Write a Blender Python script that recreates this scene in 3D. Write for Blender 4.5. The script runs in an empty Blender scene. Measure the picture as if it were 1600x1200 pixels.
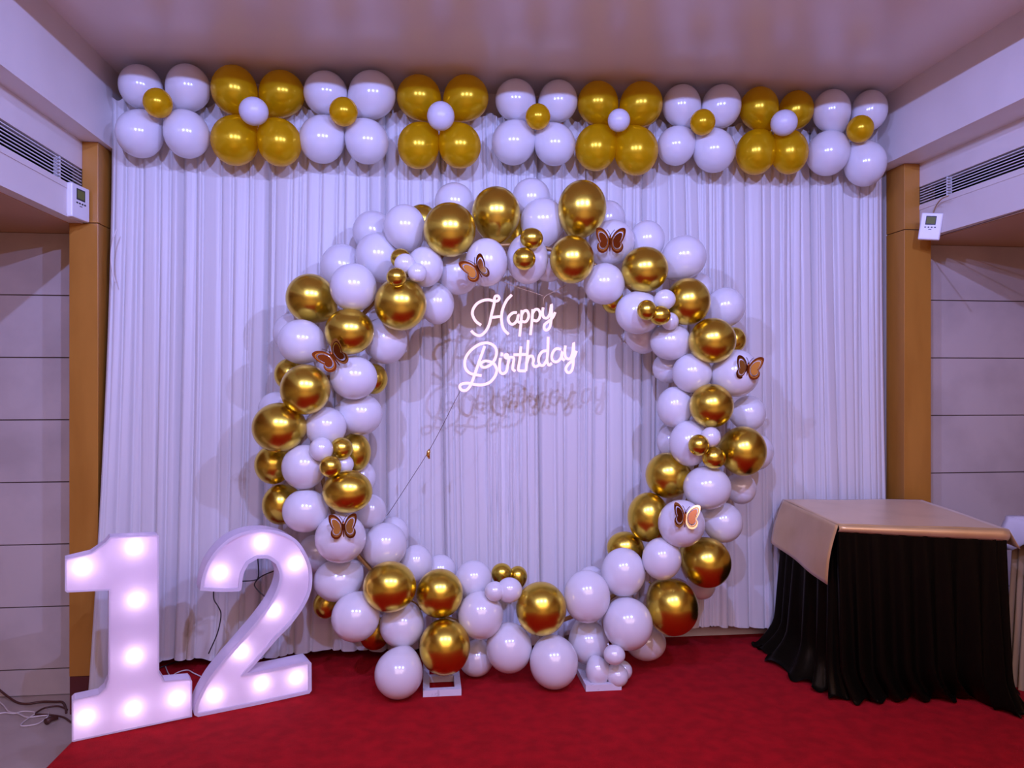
import bpy, bmesh, math, random
from mathutils import Vector, Matrix

random.seed(12)
sc = bpy.context.scene
COL = sc.collection

# ------------------------------------------------------------------ camera
F = 1200.0                                   # focal length in pixels of the 1600x1200 frame
PSI = math.atan(0.1125)                      # the camera is turned a little to the right
CAMZ = 1.65
CP, SP = math.cos(PSI), math.sin(PSI)
cam_d = bpy.data.cameras.new('camera')
cam = bpy.data.objects.new('camera', cam_d)
COL.objects.link(cam)
cam.location = (0, 0, CAMZ)
cam.rotation_euler = (math.pi / 2, 0, -PSI)
cam_d.sensor_width = 36
cam_d.lens = 36 * F / 1600.0
cam_d.clip_start = 0.02
sc.camera = cam

# ------------------------------------------------------------------ exposure, world
sc.view_settings.view_transform = 'Standard'
sc.view_settings.look = 'None'
sc.view_settings.exposure = -0.3
sc.view_settings.gamma = 1.0
sc.view_settings.use_curve_mapping = False
w = bpy.data.worlds.new('world')
sc.world = w
w.use_nodes = True
w.node_tree.nodes['Background'].inputs[0].default_value = (0, 0, 0, 1)
w.node_tree.nodes['Background'].inputs[1].default_value = 0.0

# ------------------------------------------------------------------ lights: three recessed spots over the stage, warm hall lamps behind
LAMP_Z = 3.140
def spot(x, y, z, target, watts, color, angle, blend, radius):
    l = bpy.data.lights.new('stage_spot_offscreen', 'SPOT')
    l.energy = watts; l.color = color; l.spot_size = math.radians(angle)
    l.spot_blend = blend; l.shadow_soft_size = radius
    o = bpy.data.objects.new('stage_spot_offscreen', l); COL.objects.link(o)
    o.location = (x, y, z)
    o.rotation_euler = (Vector(target) - Vector((x, y, z))).to_track_quat('-Z', 'Y').to_euler()
    return o
SPOT_X = (-0.95, 0.2, 1.35)
for sx in SPOT_X:
    spot(sx, 0.75, LAMP_Z, (sx * 0.5 + 0.25, 4.2, 2.9), 330, (0.33, 0.38, 1.0), 138, 0.9, 0.018)
l = bpy.data.lights.new('hall_light_offscreen', 'AREA'); l.shape = 'RECTANGLE'; l.size = 6.5; l.size_y = 5.0
l.energy = 440; l.color = (1.0, 0.72, 0.78)
o = bpy.data.objects.new('hall_light_offscreen', l); COL.objects.link(o)
o.location = (0.5, -2.6, 3.12)

# ------------------------------------------------------------------ helpers
STAGE = 0.20
def ray(px, py):
    u = (px - 800.0) / F; v = (600.0 - py) / F
    return Vector((SP + u * CP, CP - u * SP, v))
CAM = Vector((0, 0, CAMZ))
def at_y(px, py, Y):
    r = ray(px, py); return CAM + r * (Y / r.y)
def at_z(px, py, Z):
    r = ray(px, py); return CAM + r * ((Z - CAMZ) / r.z)
def at_d(px, py, d):
    return CAM + ray(px, py) * d
def at_plane(px, py, p0, n):
    r = ray(px, py); return CAM + r * ((p0 - CAM).dot(n) / r.dot(n))

def link(name, me, mat=None, parent=None, smooth=False):
    o = bpy.data.objects.new(name, me); COL.objects.link(o)
    if mat is not None: me.materials.append(mat)
    if parent is not None: o.parent = parent
    if smooth:
        for p in me.polygons: p.use_smooth = True
    return o
def from_bm(name, bm, mat=None, parent=None, smooth=False):
    me = bpy.data.meshes.new(name); bm.normal_update(); bm.to_mesh(me); bm.free()
    return link(name, me, mat, parent, smooth)
def tag(o, label, cat=None, group=None):
    o['label'] = label
    if cat: o['category'] = cat
    if group: o['group'] = group
    return o
def struct(o):
    o['kind'] = 'structure'; return o
def empty(name, loc, label, cat, group=None):
    o = bpy.data.objects.new(name, None); COL.objects.link(o)
    o.location = loc; o.empty_display_size = 0.05
    tag(o, label, cat, group)
    return o
def adopt(o, parent):
    """parent to an Empty that only has a translation, keeping world placement"""
    o.parent = parent
    o.matrix_parent_inverse = Matrix.Translation(-parent.location)
    return o
def add_box(bm, x0, x1, y0, y1, z0, z1):
    vs = [bm.verts.new((x, y, z)) for z in (z0, z1) for y in (y0, y1) for x in (x0, x1)]
    for f in ((0, 2, 3, 1), (4, 5, 7, 6), (0, 1, 5, 4), (2, 6, 7, 3), (0, 4, 6, 2), (1, 3, 7, 5)):
        bm.faces.new([vs[i] for i in f])
def box(name, x0, x1, y0, y1, z0, z1, mat, parent=None, bevel=0.0):
    bm = bmesh.new(); add_box(bm, x0, x1, y0, y1, z0, z1)
    if bevel:
        bmesh.ops.bevel(bm, geom=bm.edges[:], offset=bevel, segments=2, affect='EDGES', profile=0.5)
    return from_bm(name, bm, mat, parent)
def catmull(pts, n=6, closed=False):
    pts = [Vector(p) for p in pts]; out = []
    m = len(pts)
    rng = range(m if closed else m - 1)
    for i in rng:
        if closed:
            p0, p1, p2, p3 = pts[i - 1], pts[i], pts[(i + 1) % m], pts[(i + 2) % m]
        else:
            p1, p2 = pts[i], pts[i + 1]
            p0 = pts[i - 1] if i > 0 else p1 * 2 - p2
            p3 = pts[i + 2] if i + 2 < m else p2 * 2 - p1
        for k in range(n):
            t = k / n
            out.append(0.5 * ((2 * p1) + (p2 - p0) * t + (2 * p0 - 5 * p1 + 4 * p2 - p3) * t * t
                              + (3 * p1 - p0 - 3 * p2 + p3) * t ** 3))
    if not closed: out.append(pts[-1])
    return out
def add_tube(bm, pts, r, sides=8, closed=False, caps=True):
    pts = [Vector(p) for p in pts]
    rings = []; m = len(pts); up = None
    for i, p in enumerate(pts):
        if closed: t = pts[(i + 1) % m] - pts[i - 1]
        else: t = pts[min(i + 1, m - 1)] - pts[max(i - 1, 0)]
        if t.length < 1e-9: t = Vector((0, 0, 1))
        t.normalize()
        if up is None:
            up = Vector((0, 0, 1)) if abs(t.z) < 0.9 else Vector((0, 1, 0))
        a = up - t * up.dot(t)
        if a.length < 1e-6: a = t.orthogonal()
        a.normalize(); up = a
        b = t.cross(a)
        rr = r(i / max(1, m - 1)) if callable(r) else r
        rings.append([bm.verts.new(p + (a * math.cos(2 * math.pi * k / sides) + b * math.sin(2 * math.pi * k / sides)) * rr)
                      for k in range(sides)])
    for i in range(m if closed else m - 1):
        A, B = rings[i], rings[(i + 1) % m]
        for k in range(sides):
            bm.faces.new((A[k], A[(k + 1) % sides], B[(k + 1) % sides], B[k]))
    if caps and not closed:
        bm.faces.new(rings[0][::-1]); bm.faces.new(rings[-1])
def tube(name, pts, r, mat, parent=None, n=6, sides=8, closed=False):
    bm = bmesh.new()
    add_tube(bm, catmull(pts, n, closed) if n else pts, r, sides, closed)
    return from_bm(name, bm, mat, parent, True)
def grid(name, fn, nu, nv, mat, parent=None, smooth=True, thick=0.0):
    bm = bmesh.new()
    V = [[bm.verts.new(fn(i / nu, j / nv)) for i in range(nu + 1)] for j in range(nv + 1)]
    for j in range(nv):
        for i in range(nu):
            bm.faces.new((V[j][i], V[j][i + 1], V[j + 1][i + 1], V[j + 1][i]))
    if thick:
        bm.normal_update()
        bmesh.ops.solidify(bm, geom=bm.faces[:], thickness=thick)
    return from_bm(name, bm, mat, parent, smooth)
def lerp(a, b, t): return a + (b - a) * t
def sstep(a, b, x):
    t = min(1, max(0, (x - a) / (b - a))); return t * t * (3 - 2 * t)

# ------------------------------------------------------------------ materials
def material(name, color, rough=0.5, metal=0.0, noise=None, bump=None, **kw):
    """noise=(scale, amount, second colour, detail, stretch), bump=(scale, strength, stretch)"""
    m = bpy.data.materials.new(name); m.use_nodes = True
    nt = m.node_tree; p = nt.nodes['Principled BSDF']
    p.inputs['Base Color'].default_value = (*color, 1)
    p.inputs['Roughness'].default_value = rough
    p.inputs['Metallic'].default_value = metal
    for k, v in kw.items():
        p.inputs[k.replace('_', ' ')].default_value = v
    tc = None
    def coords(stretch):
        nonlocal tc
        if tc is None: tc = nt.nodes.new('ShaderNodeTexCoord')
        mp = nt.nodes.new('ShaderNodeMapping'); mp.inputs['Scale'].default_value = stretch
        nt.links.new(tc.outputs['Object'], mp.inputs['Vector'])
        return mp.outputs['Vector']
    if noise:
        sc_, lo, c2, det, st = noise
        n = nt.nodes.new('ShaderNodeTexNoise'); n.inputs['Scale'].default_value = sc_; n.inputs['Detail'].default_value = det
        nt.links.new(coords(st), n.inputs['Vector'])
        r = nt.nodes.new('ShaderNodeValToRGB')
        r.color_ramp.elements[0].position = lo; r.color_ramp.elements[0].color = (*color, 1)
        r.color_ramp.elements[1].position = min(1, lo + 0.28); r.color_ramp.elements[1].color = (*c2, 1)
        nt.links.new(n.outputs['Fac'], r.inputs['Fac']); nt.links.new(r.outputs['Color'], p.inputs['Base Color'])
    if bump:
        sc_, s_, st = bump
        n = nt.nodes.new('ShaderNodeTexNoise'); n.inputs['Scale'].default_value = sc_; n.inputs['Detail'].default_value = 4
        nt.links.new(coords(st), n.inputs['Vector'])
        b = nt.nodes.new('ShaderNodeBump'); b.inputs['Strength'].default_value = s_; b.inputs['Distance'].default_value = 0.01
        nt.links.new(n.outputs['Fac'], b.inputs['Height']); nt.links.new(b.outputs['Normal'], p.inputs['Normal'])
    return m
def emitter(name, color, strength):
    m = bpy.data.materials.new(name); m.use_nodes = True
    nt = m.node_tree; nt.nodes.clear()
    e = nt.nodes.new('ShaderNodeEmission'); o = nt.nodes.new('ShaderNodeOutputMaterial')
    e.inputs[0].default_value = (*color, 1); e.inputs[1].default_value = strength
    nt.links.new(e.outputs[0], o.inputs[0])
    return m
ONE = (1, 1, 1)
def translucent(m, color, amount):
    # thin skins and foam walls let part of the light through
    nt = m.node_tree; p = nt.nodes['Principled BSDF']
    a = nt.nodes.new('ShaderNodeBsdfTranslucent'); a.inputs[0].default_value = (*color, 1)
    x = nt.nodes.new('ShaderNodeMixShader'); x.inputs[0].default_value = amount
    nt.links.new(p.outputs[0], x.inputs[1]); nt.links.new(a.outputs[0], x.inputs[2])
    nt.links.new(x.outputs[0], nt.nodes['Material Output'].inputs[0])
    return m
M_PAINT = material('white_paint', (0.78, 0.71, 0.67), 0.45, noise=(2.5, 0.45, (0.73, 0.66, 0.62), 4, ONE))
M_CEIL = material('gloss_ceiling_paint', (0.84, 0.74, 0.71), 0.26, 0.0, noise=(1.5, 0.4, (0.81, 0.71, 0.68), 3, ONE), Specular_IOR_Level=0.9)
M_TILE = material('wall_tile', (0.58, 0.50, 0.46), 0.22, noise=(3.5, 0.42, (0.48, 0.41, 0.38), 6, ONE))
M_GROUT = material('dark_grout', (0.12, 0.08, 0.06), 0.8)
M_FLOOR = material('floor_tile', (0.52, 0.43, 0.36), 0.3, noise=(4, 0.4, (0.45, 0.36, 0.30), 6, ONE))
M_CARPET = material('red_carpet', (0.42, 0.0015, 0.005), 0.95, noise=(16, 0.35, (0.31, 0.001, 0.003), 6, (1, 1, 1)), bump=(220, 0.5, (1, 1, 1)), Specular_IOR_Level=0.15, Sheen_Weight=0.03, Sheen_Roughness=0.5, Sheen_Tint=(1.0, 0.3, 0.45, 1))
M_WOOD = material('orange_laminate', (0.46, 0.20, 0.028), 0.33, noise=(3.0, 0.42, (0.37, 0.15, 0.018), 5, (2.2, 2.2, 0.5)))
M_SKIRTING = material('dark_red_skirting', (0.10, 0.014, 0.012), 0.6)
M_DUCT = material('grey_duct_metal', (0.14, 0.14, 0.14), 0.7)
M_METALW = material('white_metal', (0.72, 0.70, 0.72), 0.4)
M_PLASTIC = material('white_plastic', (0.80, 0.78, 0.80), 0.35)
M_LCD = material('olive_display', (0.13, 0.15, 0.02), 0.6)
M_BLACK = material('black_rubber', (0.02, 0.015, 0.015), 0.5)
M_BROWN = material('brown_cable', (0.09, 0.03, 0.02), 0.5)
M_WIREW = material('white_cable', (0.75, 0.68, 0.66), 0.45)
M_GOLDWIRE = material('gilt_wire', (0.55, 0.38, 0.22), 0.35, 0.6)
M_LATEX = translucent(material('white_latex', (0.82, 0.80, 0.82), 0.18, IOR=1.8, Specular_IOR_Level=0.65), (0.90, 0.85, 0.90), 0.13)
M_PEARL = material('pearl_white_latex', (0.66, 0.63, 0.68), 0.33)
M_CHROME = material('chrome_gold_latex', (0.70, 0.51, 0.06), 0.27, 1.0)
M_PGOLD = translucent(material('pearl_gold_latex', (0.78, 0.52, 0.004), 0.25, 0.5), (1.0, 0.70, 0.01), 0.40)
M_COPPER = material('copper_foil', (0.30, 0.095, 0.028), 0.24, 1.0)
M_ROSE = material('pale_gold_foil', (0.88, 0.56, 0.20), 0.2, 1.0)
M_SATIN = material('white_satin', (0.66, 0.63, 0.62), 0.42, noise=(1.6, 0.52, (0.60, 0.56, 0.54), 4, (1, 1, 0.5)), bump=(14, 0.12, (5, 1, 0.25)), Sheen_Weight=0.2)
M_GOLDCLOTH = material('champagne_satin', (0.70, 0.44, 0.17), 0.33, 0.4, noise=(5, 0.45, (0.62, 0.37, 0.12), 3, ONE), bump=(9, 0.1, ONE), Sheen_Weight=0.3)
M_BLACKCLOTH = material('black_satin', (0.003, 0.0025, 0.0015), 0.42, bump=(30, 0.25, (1, 1, 0.2)), Specular_IOR_Level=0.09, Specular_Tint=(1.0, 0.65, 0.3, 1))
M_CREAM = material('cream_satin', (0.52, 0.36, 0.20), 0.38, bump=(20, 0.2, (2, 2, 0.2)))
M_WHITECLOTH = material('white_cloth', (0.75, 0.74, 0.80), 0.6)
M_NEON = emitter('neon_tube_light', (1.0, 0.66, 0.88), 1.7)
M_FOAM = material('white_foam_board', (0.80, 0.76, 0.84), 0.45, noise=(6, 0.5, (0.74, 0.70, 0.78), 4, ONE))
translucent(M_FOAM, (0.84, 0.74, 0.90), 0.30)
M_ROPE = material('gilt_pipe', (0.34, 0.19, 0.06), 0.4, 0.4)
M_FRAMEW = material('chipped_white_paint', (0.66, 0.62, 0.66), 0.5, noise=(26, 0.62, (0.12, 0.09, 0.09), 3, ONE))

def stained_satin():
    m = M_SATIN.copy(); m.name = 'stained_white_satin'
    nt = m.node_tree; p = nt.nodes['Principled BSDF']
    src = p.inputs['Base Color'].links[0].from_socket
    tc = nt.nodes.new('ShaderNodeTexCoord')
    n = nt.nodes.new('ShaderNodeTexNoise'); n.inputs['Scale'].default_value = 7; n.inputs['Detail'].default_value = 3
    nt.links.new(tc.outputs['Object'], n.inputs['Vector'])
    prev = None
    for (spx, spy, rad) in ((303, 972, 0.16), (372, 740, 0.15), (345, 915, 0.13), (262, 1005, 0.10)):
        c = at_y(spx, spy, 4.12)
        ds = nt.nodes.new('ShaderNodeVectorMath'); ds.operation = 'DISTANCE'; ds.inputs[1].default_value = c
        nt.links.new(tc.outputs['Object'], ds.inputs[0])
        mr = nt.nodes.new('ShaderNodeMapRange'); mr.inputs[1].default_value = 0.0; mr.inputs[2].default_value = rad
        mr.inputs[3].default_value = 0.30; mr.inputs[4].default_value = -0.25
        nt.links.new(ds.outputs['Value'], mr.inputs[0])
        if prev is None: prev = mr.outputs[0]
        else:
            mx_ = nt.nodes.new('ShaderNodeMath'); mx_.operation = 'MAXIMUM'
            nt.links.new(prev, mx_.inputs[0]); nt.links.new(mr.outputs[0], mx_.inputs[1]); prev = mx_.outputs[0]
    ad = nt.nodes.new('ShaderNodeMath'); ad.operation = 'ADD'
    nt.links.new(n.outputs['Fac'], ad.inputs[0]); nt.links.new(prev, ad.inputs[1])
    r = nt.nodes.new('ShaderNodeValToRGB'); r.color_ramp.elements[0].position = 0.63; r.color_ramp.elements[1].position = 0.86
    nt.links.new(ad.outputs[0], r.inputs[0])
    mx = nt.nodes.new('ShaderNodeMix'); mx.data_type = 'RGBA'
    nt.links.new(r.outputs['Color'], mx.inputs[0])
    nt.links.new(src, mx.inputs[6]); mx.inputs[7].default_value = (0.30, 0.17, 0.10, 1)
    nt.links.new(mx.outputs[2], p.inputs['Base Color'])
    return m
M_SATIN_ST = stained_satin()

def diffuser():
    m = bpy.data.materials.new('translucent_diffuser'); m.use_nodes = True
    nt = m.node_tree; nt.nodes.clear()
    a = nt.nodes.new('ShaderNodeBsdfTranslucent'); a.inputs[0].default_value = (0.86, 0.72, 0.88, 1)
    b = nt.nodes.new('ShaderNodeBsdfPrincipled'); b.inputs['Base Color'].default_value = (0.80, 0.76, 0.84, 1); b.inputs['Roughness'].default_value = 0.4
    x = nt.nodes.new('ShaderNodeMixShader'); x.inputs[0].default_value = 0.35
    o = nt.nodes.new('ShaderNodeOutputMaterial')
    nt.links.new(a.outputs[0], x.inputs[1]); nt.links.new(b.outputs[0], x.inputs[2]); nt.links.new(x.outputs[0], o.inputs[0])
    return m
M_DIFF = diffuser()

# ------------------------------------------------------------------ the setting
CEIL = 3.28
LC = 3.15                 # hall ceiling in front of the stage bay, where the spots sit
XL, XR, YB = -4.6, 5.6, -6.0
KL, KR = 1.138, 1.1675
L_FACE, R_FACE = -1.605, 2.584          # inner faces of the two beams
L_BEAM, R_BEAM = 2.862, 2.893           # their undersides
L_AC, R_AC = -1.707, 2.772              # faces of the air-conditioning bulkheads
L_ACB, R_ACB = 2.453, 2.469             # undersides of the bulkheads
LP = (-1.767, -1.630, 4.054); RP = (2.678, 2.840, 4.05)
WALL = 4.30
L_TW, R_TW = 4.32, 4.20                 # tiled walls left and right of the bay

struct(box('floor', XL, XR, YB, 4.5, -0.1, 0.0, M_FLOOR))
bm = bmesh.new()
add_box(bm, -1.424, 4.2, 1.2, 4.03, 0.0, STAGE)
add_box(bm, -1.424, RP[0] - 0.002, 4.03, WALL, 0.0, STAGE)
struct(from_bm('floor_stage', bm, M_CARPET))
struct(box('wall_back', LP[1] - 0.2, RP[1] + 0.2, WALL, WALL + 0.15, 0, CEIL, M_PAINT))
struct(box('ceiling', L_FACE, R_FACE, 2.6, WALL, CEIL, CEIL + 0.1, M_CEIL))
struct(box('ceiling_hall', XL, XR, YB, 2.6, LC, CEIL + 0.1, M_PAINT))
struct(box('wall_left_side', XL - 0.1, XL, YB, L_TW, 0, LC, M_PAINT))
struct(box('wall_right_side', XR, XR + 0.1, YB, R_TW, 0, LC, M_PAINT))
struct(box('wall_front', XL, XR, YB - 0.1, YB, 0, LC, material('hall_wall_paint', (0.52, 0.36, 0.24), 0.6)))
# beams with a small lip and the bulkheads behind them
struct(box('trim_1', L_AC, L_FACE, YB, WALL, L_BEAM, CEIL + 0.05, M_PAINT))
struct(box('trim_2', R_FACE, R_AC, YB, WALL, R_BEAM, CEIL + 0.05, M_PAINT))
struct(box('trim_3', L_FACE, L_FACE + 0.006, YB, WALL, L_BEAM - 0.002, L_BEAM + 0.014, M_PAINT))
struct(box('trim_4', R_FACE - 0.006, R_FACE, YB, WALL, R_BEAM - 0.002, R_BEAM + 0.014, M_PAINT))
def bulkhead(name, sgn, xf, xo, zb, ztop, yend, g0, g1):
    # face with an opening for the grille between heights g0 and g1
    bm = bmesh.new()
    a, b = (xf, xf + sgn * 0.06) if sgn > 0 else (xf + sgn * 0.06, xf)
    gs = 1.0
    add_box(bm, a, b, YB, yend, g1, ztop)
    add_box(bm, a, b, YB, yend, zb, g0)
    add_box(bm, a, b, YB, gs, g0, g1)
    lo, hi = (xf + sgn * 0.06, xo) if sgn > 0 else (xo, xf + sgn * 0.06)
    add_box(bm, lo, hi, YB, yend, zb + 0.001, zb + 0.05)
    add_box(bm, lo, hi, YB, yend, ztop - 0.05, ztop)
    struct(from_bm(name, bm, M_PAINT))
    # shallow groove and lower lip
    x0, x1 = (xf - 0.004, xf) if sgn > 0 else (xf, xf + 0.004)
    bm = bmesh.new()
    add_box(bm, x0, x1, YB, yend, zb - 0.002, zb + 0.014)
    add_box(bm, x0, x1, YB, yend, g0 - 0.030, g0 - 0.006)
    struct(from_bm('trim_5' if sgn < 0 else 'trim_6', bm, M_PAINT))
GL = (2.617, 2.724); GR = (2.661, 2.762)
bulkhead('wall_left_bulkhead', -1, L_AC, XL, L_ACB, CEIL, L_TW, *GL)
bulkhead('wall_right_bulkhead', 1, R_AC, XR, R_ACB, CEIL, R_TW, *GR)
def soffit(name, x0, x1, y1, z):
    struct(box(name, x0, x1, YB, y1, z - 0.004, z, M_WOODP))
M_WOODP = material('pale_laminate', (0.52, 0.27, 0.11), 0.4)
soffit('ceiling_left_soffit', XL, L_AC - 0.06, L_TW, L_ACB)
soffit('ceiling_right_soffit', R_AC + 0.06, XR, R_TW, R_ACB)

def grille(label, sgn, xf, g0, g1, y0, y1):
    e = empty('air_vent', (xf + sgn * 0.02, (y0 + y1) / 2, g0), label, 'air vent', 'air vents in the two bulkheads')
    a, b = (xf + 0.42, xf + 0.43) if sgn > 0 else (xf - 0.43, xf - 0.42)
    adopt(box('backing', a, b, y0, y1, g0 - 0.10, g1 + 0.25, M_DUCT), e)
    n = 6; pitch = (g1 - g0) / (n + 0.75)
    for k in range(n):
        z = g0 + pitch * (k + 0.72)
        bm = bmesh.new()
        xa, xb = xf + sgn * 0.001, xf + sgn * 0.008
        t = 0.0048
        vs = [bm.verts.new(v) for v in ((xa, y0, z), (xa, y0, z + t), (xb, y0, z + t + 0.002), (xb, y0, z + 0.002),
                                        (xa, y1, z), (xa, y1, z + t), (xb, y1, z + t + 0.002), (xb, y1, z + 0.002))]
        for f in ((0, 1, 2, 3), (7, 6, 5, 4), (0, 4, 5, 1), (1, 5, 6, 2), (2, 6, 7, 3), (3, 7, 4, 0)): bm.faces.new([vs[i] for i in f])
        bmesh.ops.recalc_face_normals(bm, faces=bm.faces[:])
        adopt(from_bm('slat', bm, M_METALW), e)
    yy = y1 - 0.22
    while yy > y0:
        xa, xb = sorted((xf + sgn * 0.004, xf + sgn * 0.034))
        adopt(box('mullion', xa, xb, yy, yy + 0.005, g0 + 0.001, g1 - 0.001, M_METALW), e)
        yy -= 0.62
grille('slatted air vent in the bulkhead above the pillar beside the numerals', -1, L_AC, *GL, 1.0, LP[2] - 0.001)
grille('slatted air vent in the bulkhead above the pillar behind the black skirted table', 1, R_AC, *GR, 1.0, RP[2] - 0.001)

# tiled walls: one tile per course and metre, dark joints between
def tiled(name, x0, x1, yw, zs, ztop):
    w_ = struct(box(name, x0, x1, yw + 0.008, yw + 0.15, 0, ztop, M_GROUT))
    edges = [0.0] + zs + [ztop]
    span = 1.15
    start = x0 if x0 > 0 else x1
    sgn = 1 if x0 > 0 else -1
    me = {}
    for c in range(len(edges) - 1):
        a, b = edges[c] + 0.003, edges[c + 1] - 0.003
        for k in range(2):
            p, q = start + sgn * (k * span), start + sgn * ((k + 1) * span - 0.005)
            box('tile', min(p, q), max(p, q), yw, yw + 0.012, a, b, M_TILE, w_, 0.0012)
    return w_
tiled('wall_left', -4.6, LP[0] + 0.05, L_TW, [0.14 + 0.33 * k for k in range(7)], L_ACB - 0.002)
tiled('wall_right', RP[1] - 0.05, 5.6, R_TW, [0.113 + 0.338 * k for k in range(7)], R_ACB - 0.002)

# pillars: two laminate panels with an open joint, dark skirting
def pillar(name, x0, x1, y, xac, zb, joint, inner, yend, left):
    p = struct(box(name, x0 + 0.01, x1 - 0.01, y + 0.01, yend, 0, zb, M_GROUT))
    box('panel', x0, x1, y, yend, 0.19, joint - 0.002, M_WOOD, p, 0.002)
    ua, ub = (xac + 0.001, x1) if left else (x0, xac - 0.001)
    box('panel', ua, ub, y, yend, joint + 0.002, zb, M_WOOD, p, 0.002)
    box('skirting', x0 + 0.002, x1 - 0.002, y + 0.002, yend, 0.0, 0.188, M_SKIRTING, p)
    return p
pillar('pillar', LP[0], LP[1], LP[2], L_AC, L_BEAM - 0.001, 2.456, LP[1], L_TW, True)
pillar('pillar', RP[0], RP[1], RP[2], R_AC, R_BEAM - 0.001, 2.52, RP[0], 4.22, False)
struct(box('wall_right_return', RP[0] + 0.002, RP[1], 4.222, WALL, 0, R_BEAM, M_PAINT))
struct(box('baseboard_back', 0.3, RP[0] - 0.004, WALL - 0.03, WALL - 0.001, STAGE + 0.001, STAGE + 0.05, M_PAINT))
struct(box('baseboard_carpet_strip', -1.42, RP[0] - 0.004, WALL - 0.012, WALL - 0.001, STAGE + 0.05, STAGE + 0.2, M_SKIRTING))

# downlight fixtures that carry the three spots
for sx, where in zip(SPOT_X, ('on the numerals side of the row', 'in the middle of the row', 'on the black table side of the row')):
    e = empty('recessed_spot_fixture', (sx, 0.75, LC), 'recessed white ceiling spot ' + where, 'ceiling light', 'ceiling spots before the stage')
    bm = bmesh.new(); R0 = [(0.05, 0), (0.075, 0), (0.075, -0.004), (0.05, -0.003)]
    rings = [[bm.verts.new((sx + r * math.cos(a * math.pi / 12), 0.75 + r * math.sin(a * math.pi / 12), LC + z)) for a in range(24)] for r, z in R0]
    for q in range(4):
        A, B = rings[q], rings[(q + 1) % 4]
        for k in range(24): bm.faces.new((A[k], A[(k + 1) % 24], B[(k + 1) % 24], B[k]))
    adopt(from_bm('trim_ring', bm, M_METALW), e)

# ------------------------------------------------------------------ curtain backdrop
CY = 4.19
def x_on_curtain(px): return at_y(px, 600, CY).x
bounds = [176, 284, 420, 601, 690, 840, 1005, 1132, 1270, 1379]
ords = ['first', 'second', 'third', 'fourth', 'fifth', 'sixth', 'seventh', 'eighth', 'ninth']
for pi in range(9):
    rng = random.Random(100 + pi)
    xa, xb = x_on_curtain(bounds[pi]) - 0.004, x_on_curtain(bounds[pi + 1]) + 0.004
    if pi == 0: xa = LP[1] + 0.008
    if pi == 8: xb = RP[0] - 0.03
    wd = xb - xa
    # pleats: flat strips with narrow valleys
    cuts = [0.0]
    while cuts[-1] < 1:
        cuts.append(cuts[-1] + rng.choice((0.022, 0.034, 0.05, 0.07, 0.095)) / wd)
    cuts = [c / cuts[-1] for c in cuts]
    props = [(rng.uniform(0.014, 0.034), rng.uniform(-0.018, 0.018), rng.uniform(-1, 1), rng.uniform(0, 6.28)) for _ in cuts]
    nu = max(30, int(wd / 0.0055)); nv = 44
    top0 = 3.115
    ph = rng.uniform(0, 6.28)
    def fn(u, v, xa=xa, wd=wd, cuts=cuts, props=props, pi=pi, ph=ph):
        k = 0
        # valleys wander a little with height
        uu = u + 0.012 / wd * math.sin(v * 2.6 + ph) * math.sin(math.pi * u) + 0.02 / wd * math.sin(math.pi * u) * math.sin(v * 1.3 + ph * 2 + u * 5)
        uu = min(0.9999, max(0, uu))
        while k < len(cuts) - 2 and uu > cuts[k + 1]: k += 1
        t = (uu - cuts[k]) / (cuts[k + 1] - cuts[k])
        A, sl, s2, p2 = props[k]
        A2 = A * (0.75 + 0.5 * v + 0.25 * math.sin(v * 5 + p2))
        dep = A2 * (1 - abs(2 * t - 1) ** 6) + (sl + 0.006 * s2 * math.sin(v * 4 + p2)) * (t - 0.5)
        x = xa + wd * u
        y = CY - dep + (0.012 if pi % 2 else 0.0)
        # panel edges curl back
        e = min(u, 1 - u) * wd
        y += 0.03 * (1 - sstep(0, 0.03, e))
        # scalloped top where it is tied to the line
        ztop = top0 + 0.012 * math.cos(u * wd / 0.09 * 6.28)
        hem = STAGE + 0.045 + 0.012 * math.sin(x * 9) + 0.045 * sstep(0.5, 1.0, x)
        if x < -1.36: hem = 0.03
        z = ztop + (hem - ztop) * v
        # the bottom drifts forward and puddles on the stage at the numerals' side
        lf = sstep(-0.2, -1.3, x)
        y -= (0.05 + 0.07 * lf) * v * v
        if pi == 0:
            end = 1 - sstep(0, 0.55, u)
            y -= end * (0.04 + 0.17 * v ** 2)
            x += 0.012 * end
        x += 0.035 * v * v * math.sin(x * 3.1 + 1)* (1 if 0 < pi < 8 else 0)
        if v > 0.9 and lf > 0.2:
            y -= 0.02 * (v - 0.9) * 10 * (1 + math.sin(x * 40)) * lf
        return (x, y, z)
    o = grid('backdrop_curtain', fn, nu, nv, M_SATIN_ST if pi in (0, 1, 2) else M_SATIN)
    tag(o, '%s white pleated satin curtain panel counted from the pillar beside the numerals' % ords[pi], 'curtain', 'white curtain panels of the backdrop')
# the line the panels are tied to
tag(tube('curtain_line', [(LP[1] + 0.005, 4.215, 3.10), (0.2, 4.215, 3.085), (RP[0] - 0.04, 4.215, 3.10)], 0.004, M_BLACK, n=10), 'thin dark line carrying the white curtain panels behind the balloon flowers', 'rope')

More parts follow.
